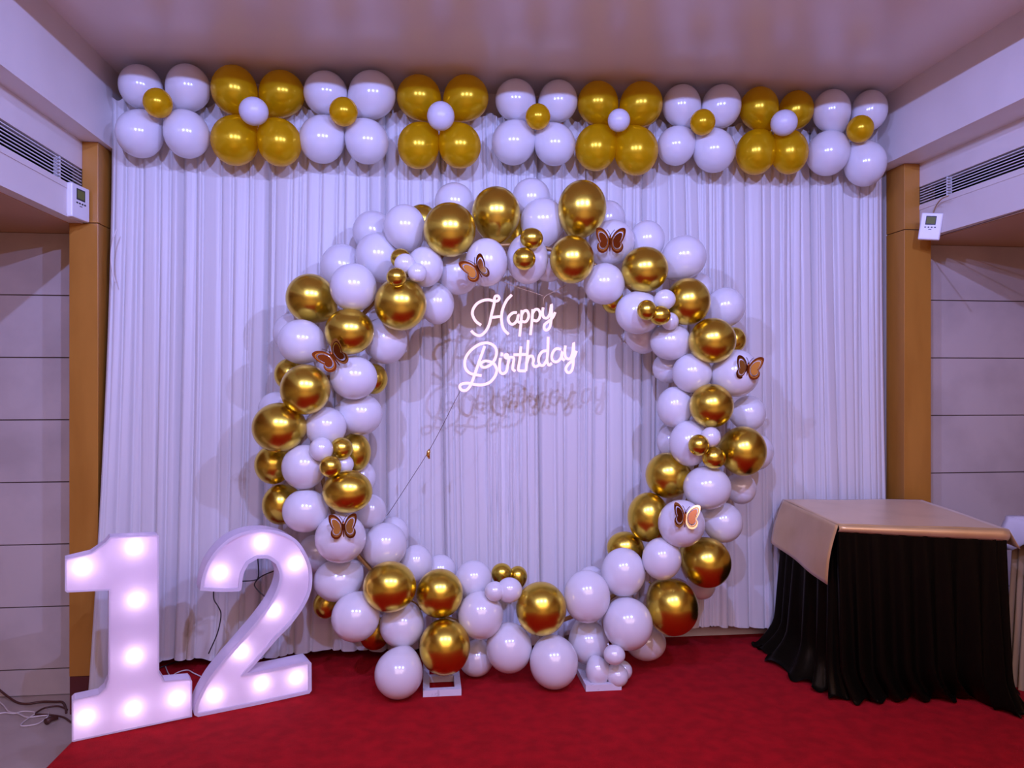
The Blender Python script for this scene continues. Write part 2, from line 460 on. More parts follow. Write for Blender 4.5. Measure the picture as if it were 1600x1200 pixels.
# ------------------------------------------------------------------ balloons
def pear_mesh(name, a, b, c, axis, seg=30, rings=18):
    """ellipsoid (a right, b up, c depth, in camera-facing axes) drawn out to a neck along axis"""
    R = Matrix(((CP, SP, 0), (-SP, CP, 0), (0, 0, 1)))       # columns are right, forward, up
    ax = axis.normalized()
    q = Vector((0, 0, 1)).rotation_difference(ax)
    bm = bmesh.new()
    def pt(th, phi):
        n = q @ Vector((math.sin(th) * math.cos(phi), math.sin(th) * math.sin(phi), math.cos(th)))
        cth = max(0.0, math.cos(th))
        s = 1 + 0.16 * cth ** 5 + 0.10 * cth ** 40
        loc = R.transposed() @ n
        loc = Vector((loc.x * a, loc.y * c, loc.z * b)) * s
        return R @ loc
    tip = bm.verts.new(pt(0, 0)); bot = bm.verts.new(pt(math.pi, 0))
    rr = []
    for i in range(1, rings):
        th = math.pi * (i / rings) ** 1.0
        rr.append([bm.verts.new(pt(th, 2 * math.pi * k / seg)) for k in range(seg)])
    for k in range(seg):
        bm.faces.new((tip, rr[0][k], rr[0][(k + 1) % seg]))
        bm.faces.new((bot, rr[-1][(k + 1) % seg], rr[-1][k]))
    for i in range(len(rr) - 1):
        for k in range(seg):
            bm.faces.new((rr[i][k], rr[i + 1][k], rr[i + 1][(k + 1) % seg], rr[i][(k + 1) % seg]))
    tipco = Vector(tip.co)
    me = bpy.data.meshes.new(name); bm.normal_update(); bm.to_mesh(me); bm.free()
    return me, tipco
def knot_mesh(r):
    bm = bmesh.new()
    prof = [(0.0, -0.2), (0.35, -0.1), (0.22, 0.35), (0.40, 0.55), (0.30, 0.75), (0.55, 1.25), (0.62, 1.45), (0.0, 1.3)]
    rs = [[bm.verts.new((max(p, 0.02) * r * math.cos(k * math.pi / 4), max(p, 0.02) * r * math.sin(k * math.pi / 4), z * r)) for k in range(8)] for p, z in prof]
    for i in range(len(rs) - 1):
        for k in range(8): bm.faces.new((rs[i][k], rs[i][(k + 1) % 8], rs[i + 1][(k + 1) % 8], rs[i + 1][k]))
    me = bpy.data.meshes.new('knot'); bm.normal_update(); bm.to_mesh(me); bm.free()
    for p in me.polygons: p.use_smooth = True
    return me
KNOT = {}
def balloon(px, py, rx, ry, d, axis_fn, mat, label, group):
    u = (px - 800) / F; v = (600 - py) / F
    A, B = rx * d / F, ry * d / F
    c = 0.97 * min(A, B)
    a = math.sqrt(max(A * A - u * u * c * c, 0.6 * A * A)); b = math.sqrt(max(B * B - v * v * c * c, 0.6 * B * B))
    loc = at_d(px, py, d)
    axis = axis_fn(loc).normalized()
    me, tip = pear_mesh('balloon', a, b, c, axis)
    o = link('balloon', me, mat, None, True)
    o.location = loc
    tag(o, label, 'balloon', group)
    key = mat.name
    if key not in KNOT:
        KNOT[key] = knot_mesh(0.009); KNOT[key].materials.append(mat)
    k = bpy.data.objects.new('knot', KNOT[key]); COL.objects.link(k)
    k.parent = o; k.location = tip
    k.rotation_euler = Vector((0, 0, 1)).rotation_difference(axis).to_euler()
    return o, loc, (a, b, c)

# ring: pipe circle facing the hall
RING_Y = 3.76
RC = at_y(803, 682, RING_Y); RR = 0.945
def to_pipe(loc):
    v = Vector((loc.x - RC.x, 0, loc.z - RC.z))
    if v.length < 1e-4: v = Vector((0, 0, 1))
    q = RC + v.normalized() * RR
    w_ = q - loc
    if w_.length < 0.03: w_ = Vector((0, 1, 0))
    return w_ + Vector((0, 0.05, 0))

W, G, SG, SW = 'W', 'G', 'g', 'w'        # white, chrome gold, mini gold, mini white
BAL = [
 (W,710,316,31,31,2.0),(G,775,333,38,42,.9),(G,702.5,359,41,43,0),(W,830,309,30,31,2.0),(W,848,346,35,37,1.0),
 (G,909.7,325,38,44,.8),(W,950,341,27,28,2.0),(G,893.7,405.5,35,38,0),(W,957,378,35,35,1.0,'bf'),(W,760,410,33,38,0,'bf'),
 (W,716,427,32,34,1.0),(W,824,404.5,32.5,40,.4),(SG,830.6,372.6,18,17,-1),(SG,819,404.5,18,18,-1.1),(W,857,414,27,27,2.0),
 (G,806,360,28,28,2.0),(G,659,345,25,26,2.0),(W,632,355,33,36,1.0),(W,582.6,362,32,33,2.0),(W,590,401,35,38,1.1),
 (W,535,417,35,36,2.0),(W,552,449,37,38,.2),(G,485,466,39,38.5,1.0),(G,546,518,39,36,.1),(G,626,475,41,42,0),
 (SG,626,404,16,16,-.4),(SG,619.5,433.5,16,15.5,-1),(SW,632.5,412,16.5,16,-1.2),(SW,652,426,15,15,-.8),(W,664,417,29,32,.3),
 (W,683,475,27,32,1.0),(W,604,533,33,36,1.0),(W,455,520,29,30,2.0),(W,470.5,534,37.5,35,.5),(W,517,563,27,26,1.0,'bf'),
 (G,452,585,24,25,2.0),(G,477,608.5,40,39.5,0),(W,553,590,37,34.5,.5),(G,584,592,22,24,2.0),(W,563,647,35,33,1.0),
 (W,432,640,29,28,2.0),(G,435.5,668,42.5,39,0),(W,509,667,33,31.5,.6),(SW,502,702,19,19,-.5),(SG,533.6,700.7,18,17.5,-1),
 (SG,516.3,729.3,17.5,17,-1.2),(SW,538,725.6,15,15,.1),(G,554,707,26,31,1.5),(G,543,768,39.5,34,0),(G,427,725.6,30,31,1.2),
 (W,475,729.4,35.5,35,.2),(W,476.6,798,36,34,.2),(G,439,788,30,32,1.2),(W,532,840.5,40.5,39.5,0,'bf'),(W,564,746,24,26,2.0),
 (W,579,799,25,27,1.3),(W,614,833,25,26,2.0),(W,602,852,34,36,.9),(W,528,907,38.5,34,.7),(W,492,865,28,30,2.0),
 (W,650,880,26,29,1.5),(W,688,892,25,26,2.0),(G,609,916.6,42,40.5,0),(G,687,927,36.7,39,.3),(W,555.5,964,38,39.5,.3),
 (W,628,977,35,36,.6),(G,695,1011,40,45,0),(W,623,1052.5,38,40.5,-.3,'floor'),(G,585,990,24,26,2.0),(G,509,945,20,22,2.0),
 (W,740,905,29,30,1.0),(W,751,961,35.5,38.5,.3),(SG,784,896,16.5,16.5,-.5),(SG,809,901,15,17,-.2),(SW,796,922,20,20,-.8),
 (SW,773,924,16,16,-.3),(G,845.6,951,39.5,43,0),(W,795.5,1012.5,36,40,.4),(W,865.5,1035,38,42.5,.1,'floor'),(W,744,1030,27,28,1.5),
 (W,920,1005,32,34,.9),(W,917,932,36.6,42,.3),(W,924,906,22,22,2.0),(W,974,894,34.6,38.7,.4),(G,977,856,29,26,1.2),
 (W,981,975,39,42,0),(W,1009,1004,32,29,1.2),(SW,960,1023.5,17,16,-.6),(SW,934,1049,19,23,-.7),(SW,965,1056,17,18,-.9),
 (SW,975,1048,13,15,-.4),(G,1051,949,41,45,0),(G,1104,879,39,40,.3),(W,1034,873,31,33.5,.1),(W,1064.6,818,37,37.5,0,'bf'),
 (G,1013,808,33,39,.7),(W,1130,816.5,31,32,.8),(W,1096,913,23,24,2.0),(W,1105,762,38,34.5,.3),(W,1158,763,24,25,1.4),
 (G,1043.5,742.6,35.5,36,.8),(G,1161.5,704.7,37,39,.1),(W,1077,692.8,32,36,.7),(SG,1091.8,695.6,16.8,16.8,-.8),(SG,1115.4,715,19,17.5,-1),
 (SW,1110.6,683,16,16,-.5),(W,1048,689,22,24,1.8),(G,1111.7,634,35,34.6,0),(W,1054,636,28,32,.9),(W,1170,646,27,28,1.0),
 (W,1181,706,28,29,1.8),(W,1081,583,31.5,31,.5),(W,1150,583,37,37,.3,'bf'),(G,1113.5,532,37,35.6,0),(G,1147,531,19,20,1.6),
 (W,1043,575,24,24,1.7),(W,1047.8,534,32.6,29,.7),(W,1005,523,29,30,1.6),(W,997,488.6,36,34,.4),(SG,1010.5,484.5,15.5,16,-.8),
 (SG,1031,493,17,15.5,-1),(SW,1039,468,17,16,-.6),(SW,1046.7,502,14,14,-.4),(G,1075,471,35.5,37,.3),(W,1133.5,480,31,31,1.2),
 (W,1090,450,24,25,1.8),(W,1069,402,35,34.5,.9),(G,1007.5,421,37,36,.2),(W,1011,375,28,31,1.3),(W,944,443.6,32.5,32.7,.5),
 (G,958,472,18,18,2.0),
]
B = []
for r in BAL:
    k, px, py, rx, ry, L = r[:6]
    flag = r[6] if len(r) > 6 else ''
    dirr = ray(px, py)
    y0 = 3.61 + 0.16 * L
    B.append(dict(k=k, px=px, py=py, rx=rx, ry=ry, L=L, flag=flag, dir=dirr, y0=y0, y=y0))
def dmax(b):                                  # never below the stage
    low = b['py'] + b['ry'] - 600
    return 1e9 if low <= 0 else (CAMZ - STAGE) * F / low * 0.999
for b in B:
    b['ymax'] = min(4.02 - b['rx'] * 3.9 / F * 0.5, dmax(b) * b['dir'].y)
    if b['flag'] == 'floor': b['y0'] = b['y'] = b['ymax']
    b['y'] = min(b['y'], b['ymax'])
# settle: balloons that press into each other slide apart in depth
for it in range(160):
    for b in B:
        b['d'] = b['y'] / b['dir'].y; b['c'] = CAM + b['dir'] * b['d']; b['r'] = 0.5 * (b['rx'] + b['ry']) * b['d'] / F
        b['dy'] = 0.0
    for i in range(len(B)):
        bi = B[i]
        for j in range(i):
            bj = B[j]
            v = bi['c'] - bj['c']; s = 0.93 * (bi['r'] + bj['r'])
            dd = v.length
            if dd < s:
                lat = math.hypot(v.x, v.z)
                push = (s - dd) * 0.22
                hi = 1 if (bi['L'], i) > (bj['L'], j) else -1
                bi['dy'] += hi * push; bj['dy'] -= hi * push
    for b in B:
        if b['flag'] == 'floor': continue
        b['y'] += max(-0.02, min(0.02, b['dy'])) + 0.015 * (b['y0'] - b['y'])
        b['y'] = max(3.16, min(b['ymax'], b['y']))
for b in B:
    b['d'] = b['y'] / b['dir'].y; b['c'] = CAM + b['dir'] * b['d']

for b in B:
    if b['k'] not in ('g', 'w') : continue
    for _ in range(60):
        gap = 9
        for o_ in B:
            if o_ is b: continue
            r1 = 0.5 * (b['rx'] + b['ry']) * b['d'] / F; r2 = 0.5 * (o_['rx'] + o_['ry']) * o_['d'] / F
            if o_['k'] in ('W', 'G'): gap = min(gap, (b['c'] - o_['c']).length - 0.96 * (r1 + r2))
        if gap <= 0 or b['y'] >= b['ymax']: break
        b['y'] += 0.006; b['d'] = b['y'] / b['dir'].y; b['c'] = CAM + b['dir'] * b['d']

def section(b):
    a = math.degrees(math.atan2(682 - b['py'], b['px'] - 803))
    if 62 <= a <= 118: return 'crown above the neon lettering'
    if 25 <= a < 62: return 'upper shoulder towards the black table'
    if -20 <= a < 25: return 'flank towards the black table'
    if -62 <= a < -20: return 'lower curve before the black table'
    if -118 <= a < -62: return 'lowest stretch between the frame feet'
    if -155 <= a < -118: return 'lower curve beside the numeral two'
    if a < -155 or a > 165: return 'flank above the numeral two'
    return 'upper shoulder towards the numerals'
kindname = {W: 'white balloon', G: 'chrome gold balloon', SG: 'mini chrome gold balloon', SW: 'mini white balloon'}
groupname = {W: 'white balloons of the ring', G: 'chrome gold balloons of the ring', SG: 'mini gold balloons on the ring', SW: 'mini white balloons on the ring'}
for b in B:
    if b['flag'] == 'bf': b['base'] = None
    else:
        lay = 'front' if b['L'] <= 0.45 else ('middle-layer' if b['L'] < 1.4 else 'back-layer')
        if b['k'] in (SG, SW): lay = ''
        b['base'] = (kindname[b['k']], lay, section(b))
fam = {}
for b in B: fam.setdefault(b['base'], []).append(b)
RANK = {2: ['upper', 'lower'], 3: ['highest', 'middle', 'lowest']}
NTH = ['highest', 'second highest', 'third highest', 'fourth highest', 'fifth highest', 'sixth highest', 'seventh highest']
for base, lst in fam.items():
    lst.sort(key=lambda q: -q['c'].z)
    for i, b in enumerate(lst):
        if base is None:
            b['label'] = 'white balloon with a foil butterfly on the ring\'s ' + section(b)
        else:
            n = len(lst)
            rk = '' if n == 1 else (RANK[n][i] if n in RANK else (NTH[i] if i < n - 1 else 'lowest'))
            b['label'] = ' '.join(('%s %s %s on the ring\'s %s' % (rk, base[1], base[0], base[2])).split())
            if b['flag'] == 'floor':
                b['label'] = 'white balloon resting on the red carpet ' + ('beside the numeral two side frame foot' if b['px'] < 800 else 'between the two frame feet')
# two butterfly balloons sit on the crown and two on the numerals' shoulder or flank: tell them apart
bfs = [b for b in B if b['flag'] == 'bf']
bfn = {957: 'white balloon carrying the upright copper butterfly at the crown, table side',
       760: 'white balloon carrying the tilted copper butterfly at the crown above Happy',
       517: 'white balloon carrying the pale folded butterfly on the flank above the numerals',
       532: 'white balloon carrying the butterfly just above the numeral two',
       1064.6: 'white balloon carrying the bright gold butterfly above the black table side foot',
       1150: 'white balloon carrying the copper and pale gold butterfly on the table side flank'}
for b in bfs: b['label'] = bfn[b['px']]
MATS = {W: M_LATEX, G: M_CHROME, SG: M_CHROME, SW: M_LATEX}
for b in B:
    o, loc, rad = balloon(b['px'], b['py'], b['rx'], b['ry'], b['d'], to_pipe, MATS[b['k']], b['label'], groupname[b['k']])
    b['o'] = o; b['rad'] = rad

# ring frame: pipe, posts and two flat feet
rf = empty('ring_frame', (RC.x, RING_Y, STAGE), 'round pipe frame with two flat white feet carrying the balloon ring', 'balloon stand')
adopt(tube('hoop', [(RC.x + RR * math.cos(t * math.pi / 24), RING_Y, RC.z + RR * math.sin(t * math.pi / 24)) for t in range(48)], 0.011, M_ROPE, n=0, sides=10, closed=True), rf)
fl0, fl1 = at_z(661, 1089, STAGE), at_z(721, 1087, STAGE)
fr0, fr1 = at_z(914, 1078, STAGE), at_z(973, 1081, STAGE)
for (a, b_, plate) in ((fl0, fl1, False), (fr0, fr1, True)):
    y0 = (a.y + b_.y) / 2; y1 = y0 + 0.42
    t = 0.030; x0, x1 = a.x, b_.x
    bm = bmesh.new()
    add_box(bm, x0, x1, y0, y0 + t, STAGE, STAGE + t)
    add_box(bm, x0, x1, y1 - t, y1, STAGE, STAGE + t)
    add_box(bm, x0, x0 + t, y0 + t, y1 - t, STAGE, STAGE + t)
    add_box(bm, x1 - t, x1, y0 + t, y1 - t, STAGE, STAGE + t)
    foot = adopt(from_bm('foot', bm, M_FRAMEW), rf)
    if plate:
        box('plate', x0 + t, x1 - t, y0 + t, y1 - t, STAGE + 0.004, STAGE + 0.012, M_FRAMEW, foot)
    xm = (x0 + x1) / 2
    zt = RC.z - math.sqrt(max(0.01, RR ** 2 - (xm - RC.x) ** 2))
    adopt(box('post', xm - 0.013, xm + 0.013, RING_Y - 0.013, RING_Y + 0.013, STAGE + 0.004, zt, M_FRAMEW), rf)
    box('cross_bar', x0 + t, x1 - t, RING_Y - 0.015, RING_Y + 0.015, STAGE + 0.002, STAGE + t, M_FRAMEW, foot)

# ------------------------------------------------------------------ balloon flowers along the ceiling
FL = [
 ('w', [(220,136,36,36),(294,137,36,38),(218,209.5,38.5,38.5),(292,210,37,38.5)], (246.6,161,24,24)),
 ('g', [(366,141,37,40),(440.5,146,36,37),(366.6,220,38,40),(437,223,35,38)], (396.5,174,23.5,23)),
 ('w', [(509,146,35,36),(581.5,148,37,39),(503,218,36,38.5),(573.5,221.6,34,36)], (536.7,174.5,22.5,23.5)),
 ('g', [(654.6,152,34.5,36),(728.4,153,35,37),(653.6,228,32.5,37),(718.6,228,33,36)], (688.7,181.4,21.5,23.5)),
 ('w', [(805.4,156.4,31.5,34),(872,158,30.5,34),(802,223,34,36),(867,226,32,34)], (840.5,182.4,19.5,21)),
 ('g', [(934,161,32,35),(1002,163,33.5,36.5),(931,231,32.5,37),(994,236,34.5,39)], (967,188,17.5,18.5)),
 ('w', [(1065,165,30.5,34),(1127,166,31.5,35),(1056.4,228,30,31.5),(1116,235.7,33.5,35)], (1098,191,20,21)),
 ('g', [(1186,169,31,34),(1244,172,28,31),(1181,238,32,36),(1233.6,238,30,35)], (1225,192,21.5,21)),
 ('w', [(1299,172.7,31,34),(1358,173,30,33),(1293.4,239.6,35,36),(1352,256,34.5,36)], (1344,201.5,22,22)),
]
for fi, (kind, pet, cen) in enumerate(FL):
    pn = 'white' if kind == 'w' else 'pearl gold'; cn = 'pearl gold' if kind == 'w' else 'white'
    Yf = 4.0
    ctr = at_y(sum(p[0] for p in pet) / 4, sum(p[1] for p in pet) / 4, Yf)
    for j, (px, py, rx, ry) in enumerate(pet):
        lab = '%s %s petal balloon of the %s flower from the numerals side, %s petal' % (
            'upper' if j < 2 else 'lower', pn, ords[fi], 'inward' if j % 2 else 'outward')
        if fi > 0:
            lab = '%s %s petal of the %s balloon flower, %s the numerals' % ('upper' if j < 2 else 'lower', pn, ords[fi], 'farther from' if j % 2 else 'nearer')
        else:
            lab = '%s white petal of the first balloon flower, %s the pillar' % ('upper' if j < 2 else 'lower', 'farther from' if j % 2 else 'against')
        dd = (Yf + (0.02 if j in (1, 2) else -0.005) + (0.05 if j < 2 else 0)) / ray(px, py).y
        dd = min(dd, (CEIL - 0.003 - CAMZ) * F / (600 - py + ry * 1.02))
        balloon(px, py, rx, ry, dd, lambda l, c=ctr: Vector((c.x - l.x, 0.02, c.z - l.z)), M_LATEX if kind == 'w' else M_PGOLD, lab, 'petal balloons of the ceiling flowers')
    px, py, rx, ry = cen
    balloon(px, py, rx, ry, (Yf - 0.115) / ray(px, py).y, lambda l: Vector((0, 1, 0)), M_PGOLD if kind == 'w' else M_PEARL,
            'small %s centre balloon of the %s balloon flower from the numerals side' % (cn, ords[fi]), 'centre balloons of the ceiling flowers')

# ------------------------------------------------------------------ foil butterflies
def wing_outline(side):
    up = [(0.02, 0.00), (0.05, 0.12), (0.16, 0.30), (0.32, 0.42), (0.46, 0.43), (0.50, 0.34), (0.48, 0.18), (0.42, 0.02), (0.38, -0.05),
          (0.43, -0.12), (0.44, -0.24), (0.37, -0.36), (0.24, -0.41), (0.12, -0.36), (0.04, -0.22)]
    return [(side * x, y) for x, y in up]
def butterfly(px, py, size_px, tilt, b, label, fold=(0.25, 0.25), mats=None, lean=-0.3):
    cx, cz, cy = b['rad'][0], b['rad'][1], b['rad'][2]
    c = b['c']
    # where the ray meets the balloon, a touch proud
    p = at_d(px, py, b['d'])
    dx = (p - c).dot(Vector((CP, -SP, 0))); dz = p.z - c.z
    q = max(0.05, 1 - (dx / cx) ** 2 - (dz / cz) ** 2)
    dep = b['d'] - cy * math.sqrt(q)
    # neighbours that bulge under the wings push the foil forward
    h = size_px * 0.36
    for ox, oy in ((-h, h * .7), (h, h * .7), (-h, -h * .6), (h, -h * .6), (0, 0)):
        rr_ = ray(px + ox, py + oy)
        for o_ in B:
            rad = sum(o_['rad']) / 3
            oc = o_['c'] - CAM; A_ = rr_.dot(rr_); B_ = rr_.dot(oc); C_ = oc.dot(oc) - rad * rad
            D_ = B_ * B_ - A_ * C_
            if D_ > 0: dep = min(dep, (B_ - math.sqrt(D_)) / A_ + (0.012 if o_ is not b else 0.03))
    p = at_d(px, py, dep - (0.006 if lean > 0 else 0.018))
    n = Vector((0, 0, 0))
    n += Vector((CP, -SP, 0)) * (dx / cx ** 2) + Vector((0, 0, 1)) * (dz / cz ** 2) - Vector((SP, CP, 0)) * (math.sqrt(q) / cy)
    n.normalize()
    e = empty('foil_butterfly', p, label, 'butterfly', 'foil butterflies on the balloon ring')
    s = size_px * dep / F
    n = (n * 0.4 + (CAM - p).normalized() * 0.6 + Vector((0, 0, lean))).normalized()
    zax = n
    right = Vector((CP, -SP, 0)); right = (right - zax * right.dot(zax)).normalized(); up = zax.cross(right)
    rot = Matrix.Rotation(tilt, 3, zax)
    right = rot @ right; up = rot @ up
    def world(x, y, h): return p + (right * x + up * y) * s + zax * h
    mats = mats or ((M_COPPER, M_ROSE), (M_COPPER, M_ROSE))
    for si, side in enumerate((-1, 1)):
        fa = fold[si]
        def wp(x, y, h=0.0, side=side, fa=fa):
            # wing bends up about the body line
            ax = abs(x)
            return world(side * ax * math.cos(fa), y, ax * math.sin(fa) * s + 0.002 + h)
        pts = [v.to_2d() for v in catmull([Vector((x, y, 0)) for x, y in wing_outline(side)], 4, True)]
        ctr = Vector((side * 0.22, 0.0))
        def ring_plate(o_s, i_s, h0, th, off=(0, 0)):
            bm = bmesh.new()
            O = [(ctr + (v - ctr) * o_s) + Vector((side * off[0], off[1])) for v in pts]
            I = [(ctr + (v - ctr) * i_s) + Vector((side * off[0], off[1])) for v in pts] if i_s else None
            m = len(O)
            lo = [bm.verts.new(wp(v.x, v.y, h0)) for v in O]; hi = [bm.verts.new(wp(v.x, v.y, h0 + th)) for v in O]
            if I:
                li = [bm.verts.new(wp(v.x, v.y, h0)) for v in I]; hii = [bm.verts.new(wp(v.x, v.y, h0 + th)) for v in I]
            for k in range(m):
                k2 = (k + 1) % m
                bm.faces.new((lo[k], lo[k2], hi[k2], hi[k]))
                if I:
                    bm.faces.new((hi[k], hi[k2], hii[k2], hii[k])); bm.faces.new((lo[k2], lo[k], li[k], li[k2])); bm.faces.new((li[k2], li[k], hii[k], hii[k2]))
            if not I:
                bm.faces.new(hi); bm.faces.new(lo[::-1])
            bmesh.ops.recalc_face_normals(bm, faces=bm.faces[:])
            return bm
        wing = adopt(from_bm('wing', ring_plate(1.0, 0.70, 0, 0.0012), mats[si][0]), e)
        inner = from_bm('inner_wing', ring_plate(0.60, 0.0, 0.004, 0.0010, (0.0, 0.01)), mats[si][1])
        inner.parent = wing
        vein = from_bm('wing_edge', ring_plate(0.80, 0.74, 0.003, 0.0012), M_ROSE if mats[si][0] is M_COPPER else M_COPPER)
        vein.parent = wing
    bm = bmesh.new()
    add_tube(bm, [world(0, y, 0.006) for y in (0.16, 0.05, -0.1, -0.25, -0.36)], lambda t: s * (0.035 - 0.02 * t), 6)
    adopt(from_bm('body', bm, M_COPPER, None, True), e)
    for side in (-1, 1):
        bm = bmesh.new()
        add_tube(bm, catmull([world(0, 0.15, 0.006), world(side * 0.05, 0.26, 0.009), world(side * 0.13, 0.37, 0.012)], 4), s * 0.011, 5)
        adopt(from_bm('antenna', bm, M_BROWN, None, True), e)
by = {b['px']: b for b in B}
CO, RO = M_COPPER, M_ROSE
butterfly(745.5, 418, 46, math.radians(27), by[760], 'tilted copper foil butterfly on the ring\'s crown above Happy', (0.2, 0.5), ((CO, RO), (CO, RO)))
butterfly(953.5, 375.5, 47, 0.0, by[957], 'upright copper foil butterfly at the ring\'s crown, table side', (0.25, 0.2), ((CO, CO), (CO, CO)))
butterfly(520, 556, 50, math.radians(33), by[517], 'pale folded foil butterfly on the ring\'s flank above the numerals', (0.15, 0.45), ((CO, CO), (RO, CO)))
butterfly(1168, 574, 44, math.radians(-5), by[1150], 'copper and pale gold foil butterfly on the ring\'s table side flank', (0.3, 0.4), ((CO, RO), (CO, RO)))
butterfly(1070.5, 807.5, 45, math.radians(-7), by[1064.6], 'bright gold foil butterfly on the ring\'s lower table side curve', (0.5, 0.3), ((RO, CO), (RO, CO)), 0.05)
butterfly(536.5, 822, 46, math.radians(2), by[532], 'copper foil butterfly on the balloon just above the numeral two', (0.35, 0.4), ((CO, RO), (CO, RO)))

# ------------------------------------------------------------------ neon lettering
NY = 3.70
def n1(x, y): return at_y(700 + x / 7.06, 450 + y / 7.06, NY)
def n2(x, y): return at_y(780 + x / 7.06, 450 + y / 7.06, NY)
LET = [
 ('H', n1, [[(365,410),(310,370),(275,310),(270,260),(290,210),(330,165),(390,137),(450,130),(500,142),(545,142),(565,115),(550,88),(525,90),(513,115),(513,150),(500,210),(480,290),(455,400),(420,470),(375,515),(335,525),(290,505),(255,470)],
            [(703,75),(645,140),(605,230),(590,310),(595,390),(620,460),(670,510)], [(475,325),(585,312)]]),
 ('a', n2, [[(195,270),(150,275),(110,310),(100,350),(120,390),(155,398),(195,360),(212,290),(203,360),(228,383)]]),
 ('p', n2, [[(250,245),(240,390),(225,535)], [(245,300),(270,258),(305,250),(325,290),(318,340),(290,372),(245,368)]]),
 ('p', n2, [[(370,235),(360,380),(345,518)], [(366,285),(395,240),(430,238),(452,275),(445,330),(415,362),(370,352)]]),
 ('y', n2, [[(485,215),(478,270),(490,322),(530,330),(560,280),(577,180),(577,300),(568,390),(550,445),(515,465),(495,440),(503,402),(545,368),(590,325),(617,268)]]),
 ('B', n1, [[(405,640),(330,850),(275,1010),(245,1080),(200,1128),(150,1125),(130,1090),(150,1060),(220,1050),(300,1065),(380,1068),(460,1040),(520,970),(537,900),(510,840),(470,815),(410,805),(365,830),(370,865),(410,875),(470,845),(515,790),(535,720),(525,660),(480,620),(420,605),(340,625),(260,680),(205,750),(185,820),(195,890),(235,935),(290,955),(370,965)]]),
 ('i', n2, [[(13,772),(3,850),(8,920),(40,945),(78,920),(95,850),(107,780)], [(32,712),(28,752)]]),
 ('r', n2, [[(107,785),(88,735),(62,745),(75,772),(110,765),(160,772),(152,850),(150,895),(178,918)]]),
 ('t', n2, [[(240,645),(228,780),(212,900),(250,915)], [(158,737),(320,732)]]),
 ('h', n2, [[(320,575),(308,750),(295,915)], [(250,915),(295,915)], [(305,830),(330,760),(365,752),(380,790),(375,840),(400,868),(440,850)]]),
 ('d', n2, [[(540,540),(536,700),(528,800),(548,850),(580,830)], [(535,690),(480,700),(442,750),(435,810),(455,850),(490,850),(528,790)]]),
 ('a', n2, [[(682,675),(630,670),(592,710),(580,770),(600,808),(640,812),(680,772),(697,700),(692,768),(720,800)]]),
 ('y', n2, [[(730,635),(724,700),(735,768),(780,780),(808,720),(822,602),(820,740),(812,870),(787,925),(752,930),(735,890),(762,840),(812,790),(852,695)]]),
]
ns = empty('neon_sign', n1(500, 600), 'glowing pink-white script neon sign reading Happy Birthday', 'neon sign')
for ch, fn_, strokes in LET:
    bm = bmesh.new()
    for si, st in enumerate(strokes):
        P = [fn_(x, y) + Vector((0, 0.002 * si, 0)) for x, y in st]
        add_tube(bm, catmull(P, 5), 0.0068, 8)
    adopt(from_bm('letter_tube', bm, M_NEON, None, True), ns)
def at_c(px, py, Y=NY): return at_y(px, py, Y)
tag(tube('sign_cable', [at_c(719, 611), at_c(708, 632), at_c(690, 668), at_c(668, 708, 3.8), at_c(640, 752, 3.9), at_c(612, 795, 4.0), at_c(604, 806, 4.0)], 0.0013, M_BROWN), 'thin dark cable running from the neon sign down behind the balloons', 'cable')
bm = bmesh.new()
add_tube(bm, [at_c(671, 702, 3.785), at_c(669.5, 706, 3.785), at_c(669, 712, 3.785), at_c(671, 717, 3.785)], lambda t: 0.004 + 0.006 * math.sin(math.pi * t), 8)
tag(from_bm('foil_tag', bm, M_ROSE, None, True), 'tiny gold foil tag clinging to the neon sign cable', 'tag')
tag(tube('hanging_wire', [at_c(778, 468), at_c(777, 455), at_c(779, 440)], 0.0012, M_GOLDWIRE), 'short wire hanging the neon sign from the ring by the letter H', 'wire')
tag(tube('hanging_wire', [at_c(850, 476), at_c(851, 464), at_c(873, 452), at_c(884, 446)], 0.0012, M_GOLDWIRE), 'wire hanging the neon sign from the ring above the letter y', 'wire')
tag(tube('hanging_wire', [at_c(851, 463), at_c(830, 456), at_c(800, 446), at_c(786, 440)], 0.0012, M_GOLDWIRE), 'long slanting wire above the neon word Happy', 'wire')

# ------------------------------------------------------------------ marquee numerals
def c5(x, y): return (x / 2.858, 780 + y / 2.858)
ONE_O = [(290,268),(405,240),(468,196),(492,168),(700,158),(710,166),(711,775),(735,812),(848,802),(858,814),(858,972),(328,1090),(320,1082),(320,908),(334,895),(440,872),(470,845),(484,805),(486,408),(300,417),(290,410)]
ONE_B = [(600,215),(370,305),(608,450),(600,700),(385,975),(595,935),(790,890)]
TWO_O = [(893,408),(902,350),(926,285),(962,232),(1010,185),(1060,156),(1110,141),(1165,134),(1225,139),(1282,156),(1328,186),(1364,236),(1388,295),(1395,350),(1388,412),(1358,480),(1300,560),(1240,622),(1190,680),(1140,738),(1102,778),(1240,752),(1380,722),(1391,732),(1392,855),(1382,868),(1140,922),(885,975),(868,965),(870,930),(888,880),(935,798),(1000,715),(1075,628),(1150,540),(1208,458),(1240,390),(1248,335),(1232,290),(1195,266),(1150,266),(1110,290),(1088,335),(1078,404),(1068,412),(985,414)]
TWO_B = [(985,330),(1170,195),(1322,290),(1225,500),(1080,685),(960,880),(1170,828),(1325,800)]
